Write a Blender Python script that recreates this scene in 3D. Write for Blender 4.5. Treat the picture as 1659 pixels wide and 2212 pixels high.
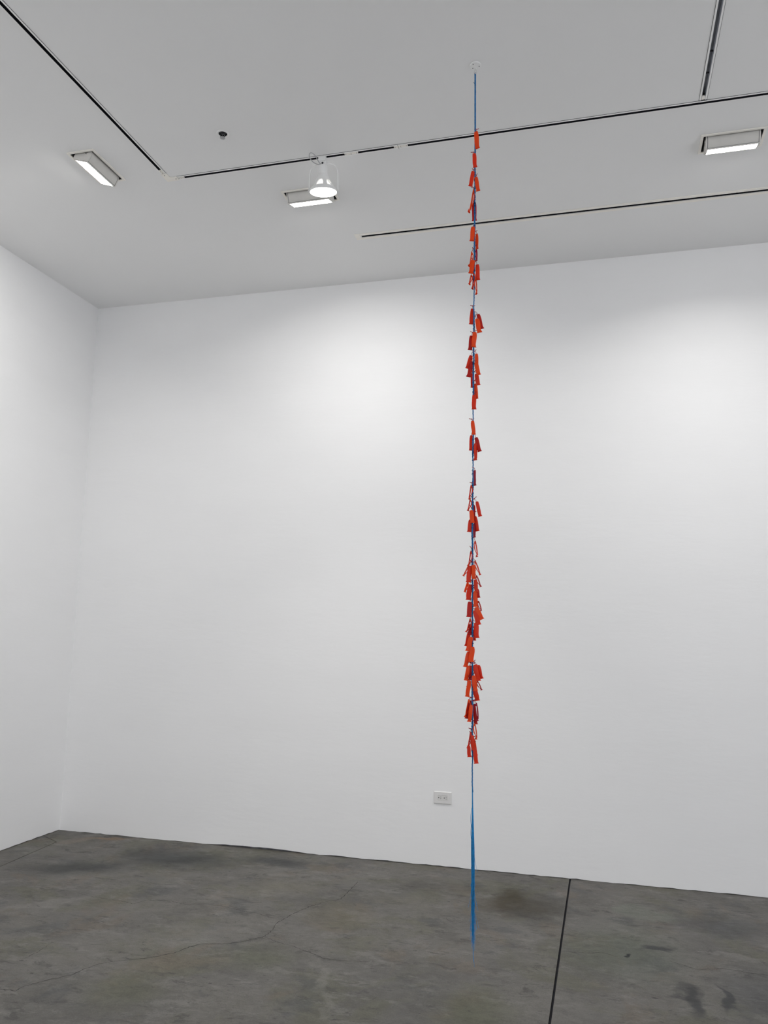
import bpy, bmesh, math, random
from mathutils import Vector, Matrix
random.seed(7)
sc = bpy.context.scene
for o in list(bpy.data.objects): bpy.data.objects.remove(o)
COL = sc.collection

# ------------------------------------------------------------------ camera
H = 4.212                      # ceiling height
CAM = Vector((4.0771, -5.6221, 1.55))
YAW, PITCH, ROLL, FPX = -0.26716, 0.14825, 0.01904, 1741.5
cd = bpy.data.cameras.new('camera'); cam = bpy.data.objects.new('camera', cd); COL.objects.link(cam)
f = Vector((math.sin(YAW)*math.cos(PITCH), math.cos(YAW)*math.cos(PITCH), math.sin(PITCH)))
r = Vector((math.cos(YAW), -math.sin(YAW), 0)); u = r.cross(f)
r2 = r*math.cos(ROLL) + u*math.sin(ROLL); u2 = -r*math.sin(ROLL) + u*math.cos(ROLL)
cam.matrix_world = Matrix(((r2.x,u2.x,-f.x,CAM.x),(r2.y,u2.y,-f.y,CAM.y),(r2.z,u2.z,-f.z,CAM.z),(0,0,0,1)))
cd.sensor_fit = 'VERTICAL'; cd.sensor_height = 36; cd.sensor_width = 27
cd.lens = 36*FPX/2212; cd.clip_start = 0.05
sc.camera = cam

# ------------------------------------------------------------------ light and exposure
WASH_W, SPOT_W, SKY = 14.2, 12.0, 2.45
w = bpy.data.worlds.new('world'); sc.world = w; w.use_nodes = True
bg = w.node_tree.nodes['Background']; bg.inputs[0].default_value = (0.93, 0.95, 1.0, 1); bg.inputs[1].default_value = SKY
vs = sc.view_settings; sc.display_settings.display_device = 'sRGB'
vs.view_transform = 'Standard'; vs.look = 'None'; vs.gamma = 1; vs.use_curve_mapping = False
vs.exposure = 0.0
sc.cycles.max_bounces = 8; sc.cycles.diffuse_bounces = 6
sc.cycles.use_denoising = True; sc.cycles.use_adaptive_sampling = True; sc.cycles.adaptive_threshold = .03

# ------------------------------------------------------------------ helpers
def link(o, parent=None):
    COL.objects.link(o)
    if parent is not None: o.parent = parent
    return o
def thing(name, label, cat, loc=(0,0,0), rz=0, group=None):
    o = link(bpy.data.objects.new(name, None)); o.empty_display_size = .05
    o.location = loc; o.rotation_euler = (0,0,rz); o['label'] = label; o['category'] = cat
    if group: o['group'] = group
    return o
def obj(name, bm, mat, parent=None, smooth=False, label=None):
    bmesh.ops.recalc_face_normals(bm, faces=bm.faces[:])
    me = bpy.data.meshes.new(name); bm.to_mesh(me); bm.free()
    if smooth:
        for p in me.polygons: p.use_smooth = True
        try: me.set_sharp_from_angle(angle=math.radians(40))
        except Exception: pass
    me.materials.append(mat)
    o = link(bpy.data.objects.new(name, me), parent)
    if label: o['label'] = label
    return o
def box(bm, x0, x1, y0, y1, z0, z1, bev=0):
    b2 = bmesh.new()
    v = [b2.verts.new((x,y,z)) for x in (x0,x1) for y in (y0,y1) for z in (z0,z1)]
    for q in ((0,1,3,2),(4,6,7,5),(0,4,5,1),(2,3,7,6),(0,2,6,4),(1,5,7,3)): b2.faces.new([v[i] for i in q])
    if bev: bmesh.ops.bevel(b2, geom=b2.edges[:], offset=bev, segments=2, affect='EDGES', profile=.6)
    merge(bm, b2); return bm
def merge(bm, b2, mat=None):
    if mat is not None: bmesh.ops.transform(b2, matrix=mat, verts=b2.verts[:])
    m = bpy.data.meshes.new('tmp'); b2.to_mesh(m); b2.free(); bm.from_mesh(m); bpy.data.meshes.remove(m)
def tube(bm, pts, rad, n=6, cap=True):
    pts = [Vector(p) for p in pts]; rings = []; N = len(pts)
    rr = rad if isinstance(rad, (list,tuple)) else [rad]*N
    up = None
    for i, p in enumerate(pts):
        t = (pts[min(i+1,N-1)] - pts[max(i-1,0)])
        if t.length < 1e-9: t = Vector((0,0,1))
        t.normalize()
        if up is None: up = t.orthogonal().normalized()
        up = up - t*up.dot(t)
        up = up.normalized() if up.length > 1e-6 else t.orthogonal().normalized()
        s = t.cross(up)
        rings.append([bm.verts.new(p + (up*math.cos(2*math.pi*k/n) + s*math.sin(2*math.pi*k/n))*rr[i]) for k in range(n)])
    for a, b in zip(rings, rings[1:]):
        for k in range(n): bm.faces.new((a[k], a[(k+1)%n], b[(k+1)%n], b[k]))
    if cap: bm.faces.new(rings[0][::-1]); bm.faces.new(rings[-1])
    return bm
def lathe(bm, prof, n=28, cap=True):
    """prof: (radius, z) list; closes to a point where radius is 0"""
    rings = []
    for rad, z in prof:
        rings.append([bm.verts.new((0,0,z))] if rad < 1e-6 else [bm.verts.new((rad*math.cos(2*math.pi*k/n), rad*math.sin(2*math.pi*k/n), z)) for k in range(n)])
    for a, b in zip(rings, rings[1:]):
        for k in range(n):
            k2 = (k+1) % n
            if len(a) == 1 and len(b) == 1: continue
            if len(a) == 1: bm.faces.new((a[0], b[k], b[k2]))
            elif len(b) == 1: bm.faces.new((a[k], a[k2], b[0]))
            else: bm.faces.new((a[k], a[k2], b[k2], b[k]))
    if cap:
        for R_ in (rings[0], rings[-1]):
            if len(R_) > 2: bm.faces.new(R_)
    return bm
def extrude_x(bm, prof, x0, x1):
    """closed (y,z) profile extruded along x"""
    a = [bm.verts.new((x0,y,z)) for y,z in prof]; b = [bm.verts.new((x1,y,z)) for y,z in prof]; n = len(prof)
    for k in range(n): bm.faces.new((a[k], a[(k+1)%n], b[(k+1)%n], b[k]))
    bm.faces.new(a[::-1]); bm.faces.new(b); return bm

# ------------------------------------------------------------------ materials
def mat(name, col, rough=.6, spec=.3, metal=0, emit=None, strength=0, trans=0):
    m = bpy.data.materials.new(name); m.use_nodes = True; nt = m.node_tree; b = nt.nodes['Principled BSDF']
    b.inputs['Base Color'].default_value = (*col, 1); b.inputs['Roughness'].default_value = rough
    b.inputs['Specular IOR Level'].default_value = spec; b.inputs['Metallic'].default_value = metal
    if emit: b.inputs['Emission Color'].default_value = (*emit, 1); b.inputs['Emission Strength'].default_value = strength
    return m, nt, b
def nd(nt, t, **kw):
    n = nt.nodes.new(t)
    for k, v in kw.items(): setattr(n, k, v)
    return n
def grain(name, col, var=.06, scale=40, rough=.6, spec=.3, bump=0, bscale=None, stretch=(1,1,1), detail=4, **k):
    """a paint or plastic with a faint procedural variation and, optionally, fine relief"""
    m, nt, b = mat(name, col, rough, spec, **k); L = nt.links
    tc = nd(nt, 'ShaderNodeTexCoord'); mp = nd(nt, 'ShaderNodeMapping'); mp.inputs['Scale'].default_value = stretch
    L.new(tc.outputs['Object'], mp.inputs[0])
    no = nd(nt, 'ShaderNodeTexNoise'); no.inputs['Scale'].default_value = scale; no.inputs['Detail'].default_value = detail
    L.new(mp.outputs[0], no.inputs['Vector'])
    mr = nd(nt, 'ShaderNodeMapRange'); mr.inputs[1].default_value = .3; mr.inputs[2].default_value = .7
    mr.inputs[3].default_value = 1-var; mr.inputs[4].default_value = 1+var
    L.new(no.outputs['Fac'], mr.inputs[0])
    vm = nd(nt, 'ShaderNodeVectorMath', operation='SCALE'); vm.inputs[0].default_value = col; L.new(mr.outputs[0], vm.inputs['Scale'])
    L.new(vm.outputs[0], b.inputs['Base Color'])
    if bump:
        n2 = nd(nt, 'ShaderNodeTexNoise'); n2.inputs['Scale'].default_value = bscale or scale; n2.inputs['Detail'].default_value = 5
        L.new(mp.outputs[0], n2.inputs['Vector'])
        bp = nd(nt, 'ShaderNodeBump'); bp.inputs['Strength'].default_value = 1; bp.inputs['Distance'].default_value = bump
        L.new(n2.outputs['Fac'], bp.inputs['Height']); L.new(bp.outputs[0], b.inputs['Normal'])
    return m
def plastic(name, col):
    """thin translucent vinyl"""
    m = grain(name, col, .10, 90, .42, .35); nt = m.node_tree; b = nt.nodes['Principled BSDF']; out = nt.nodes['Material Output']
    tr = nd(nt, 'ShaderNodeBsdfTranslucent'); tr.inputs[0].default_value = (min(1,col[0]*1.1), col[1], col[2], 1)
    mx = nd(nt, 'ShaderNodeMixShader'); mx.inputs[0].default_value = .25
    nt.links.new(b.outputs[0], mx.inputs[1]); nt.links.new(tr.outputs[0], mx.inputs[2]); nt.links.new(mx.outputs[0], out.inputs[0]); return m

M_WALL = grain('wall_paint', (.86,.86,.86), .010, 1.2, .62, .25, bump=.0014, bscale=6, stretch=(1,1,3.2))
M_CEIL = grain('ceiling_paint', (.845,.845,.84), .008, 1.5, .8, .15, bump=.0006, bscale=20)
M_TRIM = grain('white_enamel', (.89,.885,.87), .02, 30, .45, .4)
M_CREAM = grain('cream_metal', (.90,.87,.81), .03, 20, .5, .35)
M_WMET = grain('white_lamp_metal', (.85,.85,.84), .02, 30, .38, .45)
M_GREYMET = grain('pale_grey_metal', (.70,.685,.65), .03, 25, .45, .4)
M_DARK = grain('black_channel', (.012,.013,.018), .1, 40, .6, .2)
M_CHAN = grain('anodised_channel', (.40,.42,.46), .1, 40, .5, .3)
M_HOUS = grain('dark_housing', (.06,.06,.062), .1, 30, .6, .3)
M_SEAM_SHADE = grain('seam_and_shade', (.03,.03,.035), .1, 30, .8, .1)  # near-black for joints, and for strips that stand in for shade
M_GAP_BACKING = grain('dark_gap_backing', (.13,.13,.138), .5, 14, .7, .2)
M_BLACK = grain('black_metal', (.015,.016,.02), .1, 40, .4, .5)
M_SCREW = grain('steel_screw', (.16,.16,.17), .1, 90, .4, .5, metal=.6)
M_OUT = grain('outlet_plastic', (.74,.73,.72), .01, 60, .35, .45)
M_OUT2 = grain('receptacle_plastic', (.70,.69,.67), .01, 60, .35, .45)
M_LENS = mat('lit_diffuser', (.9,.9,.9), .4, .2, emit=(1,.985,.96), strength=28)[0]
M_BULB = mat('lit_lamp_glass', (.9,.9,.9), .3, .3, emit=(1,.975,.94), strength=9)[0]
M_REFL = mat('glowing_reflector_glass', (.85,.85,.84), .25, .5, emit=(1,.98,.95), strength=.55)[0]
M_GLASS = mat('window_glass', (1,1,1), 0, .5)[0]
M_CABLE = grain('grey_cable', (.42,.42,.43), .05, 60, .5, .3)
M_LINE = grain('clear_nylon_line', (.50,.50,.50), .05, 60, .2, .6)
M_CORD = grain('blue_cord', (.009,.155,.40), .25, 160, .55, .35)
M_CORD2 = grain('deep_blue_cord', (.005,.045,.17), .25, 160, .6, .3)
M_FIBRE = grain('blue_fibre', (.009,.24,.56), .2, 120, .5, .35)
M_TIE = plastic('crimson_tie', (.42,.012,.03))
TONES = {'o': plastic('orange_vinyl', (.90,.078,.006)), 'r': plastic('red_orange_vinyl', (.80,.036,.006)),
         'd': plastic('red_vinyl', (.58,.014,.008)), 'm': plastic('crimson_vinyl', (.46,.006,.04))}

def concrete():
    m, nt, b = mat('polished_concrete', (.17,.165,.155), .5, .3); L = nt.links
    tc = nd(nt, 'ShaderNodeNewGeometry'); P = tc.outputs['Position']
    def noise(scale, detail=6, rough=.6, stretch=None, dist=0):
        src = P
        if stretch:
            mp = nd(nt, 'ShaderNodeMapping'); mp.inputs['Scale'].default_value = stretch; L.new(P, mp.inputs[0]); src = mp.outputs[0]
        n = nd(nt, 'ShaderNodeTexNoise'); n.inputs['Scale'].default_value = scale; n.inputs['Detail'].default_value = detail
        n.inputs['Roughness'].default_value = rough; n.inputs['Distortion'].default_value = dist; L.new(src, n.inputs['Vector']); return n.outputs['Fac']
    def ramp(v, a, b_, c=0, d=1, smooth=True):
        r_ = nd(nt, 'ShaderNodeMapRange', interpolation_type='SMOOTHSTEP' if smooth else 'LINEAR')
        for i, x in enumerate((a, b_, c, d)): r_.inputs[i+1].default_value = x
        L.new(v, r_.inputs[0]); return r_.outputs[0]
    def mul(a, k):
        n = nd(nt, 'ShaderNodeMath', operation='MULTIPLY'); L.new(a, n.inputs[0])
        if isinstance(k, float): n.inputs[1].default_value = k
        else: L.new(k, n.inputs[1])
        return n.outputs[0]
    def mix(base, fac, col, mode='MIX'):
        n = nd(nt, 'ShaderNodeMix', data_type='RGBA', blend_type=mode); L.new(fac, n.inputs[0])
        if isinstance(base, tuple): n.inputs[6].default_value = (*base, 1)
        else: L.new(base, n.inputs[6])
        if isinstance(col, tuple): n.inputs[7].default_value = (*col, 1)
        else: L.new(col, n.inputs[7])
        return n.outputs[2]
    warp = nd(nt, 'ShaderNodeTexNoise'); warp.inputs['Scale'].default_value = 5.5; warp.inputs['Detail'].default_value = 6; L.new(P, warp.inputs['Vector'])
    sub = nd(nt, 'ShaderNodeVectorMath', operation='SUBTRACT'); sub.inputs[1].default_value = (.5,.5,.5); L.new(warp.outputs['Color'], sub.inputs[0])
    sca = nd(nt, 'ShaderNodeVectorMath', operation='SCALE'); sca.inputs['Scale'].default_value = .26; L.new(sub.outputs[0], sca.inputs[0])
    add = nd(nt, 'ShaderNodeVectorMath', operation='ADD'); L.new(P, add.inputs[0]); L.new(sca.outputs[0], add.inputs[1])
    def blob(x, y, rx, ry, rot=0, soft=.6):
        mp = nd(nt, 'ShaderNodeMapping', vector_type='TEXTURE')
        mp.inputs['Location'].default_value = (x, y, 0); mp.inputs['Rotation'].default_value = (0,0,rot); mp.inputs['Scale'].default_value = (rx, ry, 1e3)
        L.new(add.outputs[0], mp.inputs[0])
        ln = nd(nt, 'ShaderNodeVectorMath', operation='LENGTH'); L.new(mp.outputs[0], ln.inputs[0])
        return ramp(ln.outputs['Value'], 1, 1-soft)
    c = mix((.172,.165,.153), ramp(noise(1.3, 7, .65), .38, .62), (.206,.197,.180))
    c = mix(c, mul(ramp(noise(1.9, 6, .65, None, .6), .50, .62), .55), (.176,.172,.134))         # olive cast
    c = mix(c, mul(ramp(noise(2.3, 6, .65, (1.2,1,1), .6), .54, .64), .5), (.205,.178,.148))     # tan cast
    c = mix(c, mul(ramp(noise(2.7, 6, .65, (1,1.3,1), .4), .55, .66), .55), (.128,.129,.128))    # grey smears
    c = mix(c, mul(ramp(noise(6, 8, .72, (.7,1.2,1)), .53, .63), .6), (.255,.246,.228))
    c = mix(c, mul(ramp(noise(11, 9, .75, (.55,1.2,1), .6), .55, .63), .6), (.108,.104,.098))
    # stains with a place of their own
    for (x,y,rx,ry,rot,soft,k,col) in STAINS:
        c = mix(c, mul(blob(x,y,rx,ry,rot,soft), float(k)), col)
    cn = nd(nt, 'ShaderNodeVectorMath', operation='MULTIPLY_ADD'); L.new(c, cn.inputs[0]); cn.inputs[1].default_value = (1.5,1.5,1.5); cn.inputs[2].default_value = (-.085,-.082,-.078); c = cn.outputs[0]
    sp = ramp(noise(42, 4, .6, (.45,1.1,1), .4), .63, .69)                                              # small dark nicks
    c = mix(c, mul(mul(sp, ramp(noise(1.7,3), .44, .60)), .75), (.055,.055,.053))
    wh = ramp(noise(120, 2, .5), .755, .79); c = mix(c, mul(wh, .5), (.38,.37,.35))
    fine = mul(ramp(noise(150, 4, .75), .3, .7, .86, 1.14), ramp(noise(20, 9, .78, (.8,1.2,1), .8), .3, .7, .84, 1.16))
    fine = mul(fine, .58)
    vm = nd(nt, 'ShaderNodeVectorMath', operation='SCALE'); L.new(c, vm.inputs[0]); L.new(fine, vm.inputs['Scale'])
    L.new(vm.outputs[0], b.inputs['Base Color'])
    L.new(ramp(noise(3, 5), .3, .7, .50, .68), b.inputs['Roughness'])
    bp = nd(nt, 'ShaderNodeBump'); bp.inputs['Distance'].default_value = .0012; L.new(noise(35, 8, .7), bp.inputs['Height']); L.new(bp.outputs[0], b.inputs['Normal'])
    return m
#           x     y     rx   ry   rot  soft  k   colour
STAINS = [(3.55,-.62, .36, .28, .2, .9, .80, (.098,.082,.060)), (3.50,-.45, .18, .16, .3, .8, .6, (.080,.068,.046)),
          (3.68,-.66, .27, .32, .1, .9, .45, (.10,.097,.088)), (3.10,-.42, .40, .16, .1, .9, .5, (.125,.118,.106)),
          (4.26,-.55, .17, .16, 0, .35, .65, (.218,.226,.196)), (4.15,-1.15, .42, .55, 0, .9, .6, (.150,.162,.135)),
          (4.40,-1.64, .05, .26, .1, .7, .8, (.080,.080,.080)), (4.55,-1.58, .032, .18, .1, .6, .8, (.078,.078,.078)),
          (4.30,-1.06, .11, .05, .5, .6, .75, (.078,.078,.080)), (4.145,-1.198, .022, .028, 0, .6, .9, (.05,.05,.05)),
          (4.65,-.60, .42, .28, .1, .9, .65, (.112,.112,.116)), (4.75,-1.5, .35, .5, .1, .9, .5, (.122,.122,.126)),
          (2.80,-1.88, .038, .22, .35, .7, .70, (.240,.232,.208)), (2.92,-2.15, .032, .20, .35, .7, .6, (.240,.232,.208)),
          (2.45,-1.80, .26, .22, 0, .9, .65, (.160,.162,.122)), (3.52,-2.05, .26, .32, 0, .9, .7, (.164,.164,.120)), (2.05,-2.30, .28, .22, 0, .9, .55, (.162,.162,.122)),
          (.50,-.10, .28, .055, .35, .6, .85, (.270,.212,.160)), (.30,-.25, .17, .065, .7, .6, .65, (.250,.22,.185)),
          (1.20,-.42, .60, .30, 0, .8, .85, (.092,.093,.090)), (1.90,-.26, .38, .15, 0, .8, .8, (.102,.102,.100)), (.75,-.80, .55, .22, .4, .8, .75, (.096,.097,.094)),
          (1.00,-1.45, .36, .065, .75, .6, .75, (.235,.225,.208)), (1.95,-1.66, .34, .24, .5, .9, .55, (.240,.234,.216)), (2.10,-1.95, .38, .13, .6, .8, .65, (.205,.184,.150)),
          (2.15,-.75, .36, .2, .2, .9, .6, (.212,.200,.165)), (2.9,-.75,.32,.2,.2,.9,.5,(.205,.194,.166)), (2.62,-1.1,.3,.3,0,.9,.5,(.20,.182,.14))]
M_FLOOR = concrete()
M_CRACK = grain('dark_crack', (.055,.053,.05), .3, 60, .9, .1)

# ------------------------------------------------------------------ the setting
XR, YF = 9.0, -9.0
def struct(name, bm, m, smooth=False):
    o = obj(name, bm, m, None, smooth); o['kind'] = 'structure'; return o
bm = bmesh.new(); box(bm, -.2, XR+.2, YF-.2, .2, -.12, -.012); floor = struct('floor', bm, M_SEAM_SHADE)
def slab(x0, x1, y0, y1, name='concrete_slab'):
    b_ = bmesh.new(); box(b_, x0, x1, y0, y1, -.0119, 0); return obj(name, b_, M_FLOOR, floor)
J = 3.8295
def slab_poly(pts):
    b_ = bmesh.new(); a = [b_.verts.new((x,y,0)) for x,y in pts]; c_ = [b_.verts.new((x,y,-.0119)) for x,y in pts]; n = len(pts)
    b_.faces.new(a); b_.faces.new(c_[::-1])
    for k in range(n): b_.faces.new((a[k], c_[k], c_[(k+1)%n], a[(k+1)%n]))
    return obj('concrete_slab', b_, M_FLOOR, floor)
slab_poly([(.205,-.30),(-.02,-.17),(-.02,.02),(J-.0055,.02),(J-.0055,YF+.02),(.95,YF+.02)])       # the large slab left of the saw cut
slab_poly([(J+.0055,.02),(XR-.02,.02),(XR-.02,YF+.02),(J+.0055,YF+.02)])                         # right of it
slab_poly([(.200,-.303),(-.02,-.176),(-.02,YF+.02),(.944,YF+.02)])                               # strip along the left wall
def crack(pts, wd=.004):
    """a ragged hairline crack: a thin dark ribbon lying in the slab's surface"""
    b_ = bmesh.new(); P = []
    for (a, c_) in zip(pts, pts[1:]):
        a = Vector((*a,0)); c_ = Vector((*c_,0)); n = max(1, int((c_-a).length/.012))
        for k in range(n):
            q = a.lerp(c_, k/n); P.append(q + Vector((random.uniform(-1,1), random.uniform(-1,1), 0))*.0045)
    P.append(Vector((*pts[-1],0))); prev = None
    for i, p in enumerate(P):
        t = (P[min(i+1,len(P)-1)]-P[max(i-1,0)]).normalized(); s = Vector((-t.y,t.x,0))*wd*random.uniform(.25,.8)*(.35+.65*min(1, i/4, (len(P)-1-i)/4))
        v = (b_.verts.new(p+s+Vector((0,0,.0004))), b_.verts.new(p-s+Vector((0,0,.0004))))
        if prev: b_.faces.new((prev[0], v[0], v[1], prev[1]))
        prev = v
    return obj('crack', b_, M_CRACK, floor)
crack([(1.474, -2.455), (1.535, -2.442), (1.603, -2.432), (1.614, -2.381), (1.661, -2.304), (1.726, -2.232), (1.749, -2.145), (1.778, -2.081), (1.846, -2.017), (1.918, -1.973), (1.984, -1.92), (2.043, -1.85), (2.071, -1.765), (2.108, -1.715), (2.206, -1.683), (2.282, -1.632), (2.363, -1.53), (2.369, -1.454), (2.351, -1.318), (2.366, -1.257), (2.381, -1.156), (2.424, -1.033), (2.492, -0.91), (2.554, -0.851), (2.554, -0.722), (2.554, -0.586), (2.549, -0.498)], .0032)
crack([(1.047, -1.239), (1.183, -1.268), (1.291, -1.275), (1.354, -1.277), (1.462, -1.303), (1.499, -1.234), (1.593, -1.188), (1.759, -1.217), (1.861, -1.169), (1.985, -1.183), (2.147, -1.224), (2.187, -1.221), (2.288, -1.264), (2.35, -1.251)], .0022)
crack([(2.363, -1.53), (2.458, -1.575), (2.557, -1.606), (2.645, -1.645), (2.747, -1.695), (2.839, -1.694), (2.992, -1.667)], .0022)
crack([(1.41, -2.144), (1.417, -2.055), (1.408, -1.951)], .0022)
crack([(3.854, -1.247), (3.955, -1.234), (4.036, -1.202), (4.106, -1.234)], .0022)
crack([(4.353, -1.208), (4.462, -1.277), (4.59, -1.223), (4.672, -1.235), (4.78, -1.245), (4.861, -1.248)], .0022)

# walls: painted boards whose lower edge is ragged and stands just clear of the slab
def wall(name, length, flip, zlow):
    b_ = bmesh.new(); n = int(length/.045); lo = []; 
    for i in range(n+1):
        s = length*i/n; lo.append((s, max(.0006, zlow(s)+random.uniform(-.002,.0028))))
    F = lambda s,d,z: (s, d, z) if not flip else (-d, -s, z)
    fr = [b_.verts.new(F(s,0,z)) for s,z in lo]; tp = [b_.verts.new(F(s,0,H+.3)) for s,z in lo]
    bk = [b_.verts.new(F(s,.12,z)) for s,z in lo]; tb = [b_.verts.new(F(s,.12,H+.3)) for s,z in lo]
    for i in range(n):
        b_.faces.new((fr[i],fr[i+1],tp[i+1],tp[i])); b_.faces.new((bk[i+1],bk[i],tb[i],tb[i+1])); b_.faces.new((fr[i+1],fr[i],bk[i],bk[i+1])); b_.faces.new((tp[i],tp[i+1],tb[i+1],tb[i]))
    b_.faces.new((fr[0],tp[0],tb[0],bk[0])); b_.faces.new((fr[n],bk[n],tb[n],tp[n]))
    return struct(name, b_, M_WALL)
def zback(s):
    z = .0016
    if 1.25 < s < 2.05: z += .011*math.sin(math.pi*(s-1.25)/.8)**.8
    if 2.05 < s < 3.2: z += .004*abs(math.sin(s*9))
    if s > 3.2: z += .002*abs(math.sin(s*7))
    return z
wb = wall('wall_back', XR, False, zback)
wl = wall('wall_left', -YF, True, lambda s: .0025+.0015*math.sin(s*5))
b_ = bmesh.new(); box(b_, 0, XR, .010, .05, -.004, .05); obj('gap_shade_backing', b_, M_GAP_BACKING, wb)  # dark backing that puts shade into the gap under the wall
b_ = bmesh.new(); box(b_, -.05, -.010, YF, 0, -.004, .05); obj('gap_shade_backing', b_, M_GAP_BACKING, wl)
b_ = bmesh.new(); FX0, FX1 = .6, 4.6      # unseen opening behind the viewer, added and sized for fill light
box(b_, -.2, FX0, YF-.15, YF, 0, H+.3); box(b_, FX1, XR+.2, YF-.15, YF, 0, H+.3); box(b_, FX0, FX1, YF-.15, YF, 2.9, H+.3); box(b_, FX0, FX1, YF-.15, YF, 0, .12); struct('wall_front', b_, M_WALL)
b_ = bmesh.new()
for k in range(6):
    x = FX0+(FX1-FX0)*k/5; box(b_, max(FX0,x-.03), min(FX1,x+.03), YF-.1, YF-.04, .12, 2.9)
box(b_, FX0, FX1, YF-.1, YF-.04, .12, .18); box(b_, FX0, FX1, YF-.1, YF-.04, 2.84, 2.9); struct('fill_window', b_, M_WMET)
WY0, WY1, WZ0, WZ1 = -8.0, -2.0, .2, 3.5        # daylight opening in the right wall, out of the picture
b_ = bmesh.new()
box(b_, XR, XR+.15, YF, WY0, 0, H+.3); box(b_, XR, XR+.15, WY1, .12, 0, H+.3)
box(b_, XR, XR+.15, WY0, WY1, 0, WZ0); box(b_, XR, XR+.15, WY0, WY1, WZ1, H+.3); struct('wall_right', b_, M_WALL)
b_ = bmesh.new()
for k in range(6):
    y = WY0 + (WY1-WY0)*k/5; box(b_, XR+.02, XR+.09, max(WY0,y-.03), min(WY1,y+.03), WZ0, WZ1)
box(b_, XR+.02, XR+.09, WY0, WY1, WZ0, WZ0+.05); box(b_, XR+.02, XR+.09, WY0, WY1, WZ1-.05, WZ1); struct('window_1', b_, M_WMET)

# ceiling: one skin with real openings for tracks, slot, washers and sprinkler
TX, TY, BX, SY = 1.612, -1.643, 4.606, -.705           # left track, main track, branch track, slot diffuser
TW, SW = .0105, .0150                                     # half widths of the dark slots
WASH = [(1.268,-1.862, math.pi/2, 18), (2.378,-1.276, 0, 15), (4.793,-1.278, 0, 15),
        (7.20,-1.278, 0, 20), (1.268,-4.27, math.pi/2, 22), (1.268,-6.68, math.pi/2, 22)]
SPR = (2.132,-1.978)
holes = [(TX-TW,TX+TW,YF+.3,TY-.06), (TX+.06,XR-.3,TY-TW,TY+TW), (BX-TW,BX+TW,YF+.3,TY-.024), (2.535,XR-.3,SY-SW,SY+SW),
         (SPR[0]-.023,SPR[0]+.023,SPR[1]-.023,SPR[1]+.023)]
for x,y,rz,_ in WASH:
    a, c_ = (.150,.075) if rz == 0 else (.075,.150); holes.append((x-a,x+a,y-c_,y+c_))
xs = sorted({-.12,XR+.12}|{h_[0] for h_ in holes}|{h_[1] for h_ in holes}); ys = sorted({YF-.12,.12}|{h_[2] for h_ in holes}|{h_[3] for h_ in holes})
b_ = bmesh.new(); V = {}
def cv(x,y):
    if (x,y) not in V: V[x,y] = b_.verts.new((x,y,H))
    return V[x,y]
for x0,x1 in zip(xs,xs[1:]):
    for y0,y1 in zip(ys,ys[1:]):
        mx, my = (x0+x1)/2, (y0+y1)/2
        if not any(h_[0]<mx<h_[1] and h_[2]<my<h_[3] for h_ in holes): b_.faces.new((cv(x0,y0),cv(x0,y1),cv(x1,y1),cv(x1,y0)))
ret = bmesh.ops.extrude_face_region(b_, geom=b_.faces[:])
bmesh.ops.translate(b_, vec=(0,0,.02), verts=[g for g in ret['geom'] if isinstance(g, bmesh.types.BMVert)])
box(b_, -.12, XR+.12, YF-.12, .12, H+.26, H+.30)
ceiling = struct('ceiling', b_, M_CEIL)

# ------------------------------------------------------------------ hanging cord with its sleeves
RX, RY = 3.5426, -2.1843
UR = Vector((.98813,.15364,0)); UD = Vector((-.15364,.98813,0))     # sideways and away from the gallery's entrance
CORDLINE = [(-0.001, 4.1642), (-0.0003, 3.8318), (-0.0019, 3.417), (-0.0039, 3.0595), (-0.0057, 2.6266), (-0.0067, 2.2911), (-0.0083, 1.9848), (-0.0068, 1.4915), (-0.0064, 1.1114), (-0.0055, 0.9169), (-0.0042, 0.78), (-0.0028, 0.6001), (-0.0014, 0.3879), (-0.0011, 0.2834), (0.0045, 0.2318)]
def axis(z):
    c = CORDLINE
    if z >= c[0][1]: uu = c[0][0]
    elif z <= c[-1][1]: uu = c[-1][0]
    else:
        for (u0,z0),(u1,z1) in zip(c, c[1:]):
            if z0 >= z >= z1: uu = u0+(u1-u0)*(z0-z)/(z0-z1); break
    return Vector((RX,RY,z)) + UR*uu
can = thing('ceiling_hook_plate', 'small round white plate screwed to the ceiling above the blue cord', 'plate', (RX,RY,H))
b_ = bmesh.new(); lathe(b_, [(0,-.0005),(.0265,-.0005),(.0268,-.004),(.0255,-.0065),(.010,-.0075),(0,-.0075)]); obj('disc', b_, M_WMET, can, True)
for a, rr in ((2.5,.0175),(.25,.0175),(4.2,.0175)):
    b_ = bmesh.new(); lathe(b_, [(0,-.0085),(.0022,-.0085),(.0026,-.0065),(.0026,-.005),(0,-.005)], 10)
    o = obj('screw', b_, M_SCREW, can, True); o.location = (rr*math.cos(a), rr*math.sin(a), -.0003)
b_ = bmesh.new(); lathe(b_, [(.004,-.006),(.0035,-.012),(.002,-.014)], 12); tube(b_, [(.0045*math.cos(t),0,-.0175+.0045*math.sin(t)) for t in [k*math.pi/8+math.pi/2 for k in range(17)]], .0011, 6)
obj('eye', b_, M_WMET, can, True)
line = bmesh.new()
tube(line, [(-.0045,0,-.047),(-.006,0,-.04),(-.003,0,-.028),(-.0008,0,-.0218),(.0008,0,-.0218),(.0035,0,-.028),(.0055,0,-.040),(.0042,0,-.047)], .0004, 5)

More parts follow.
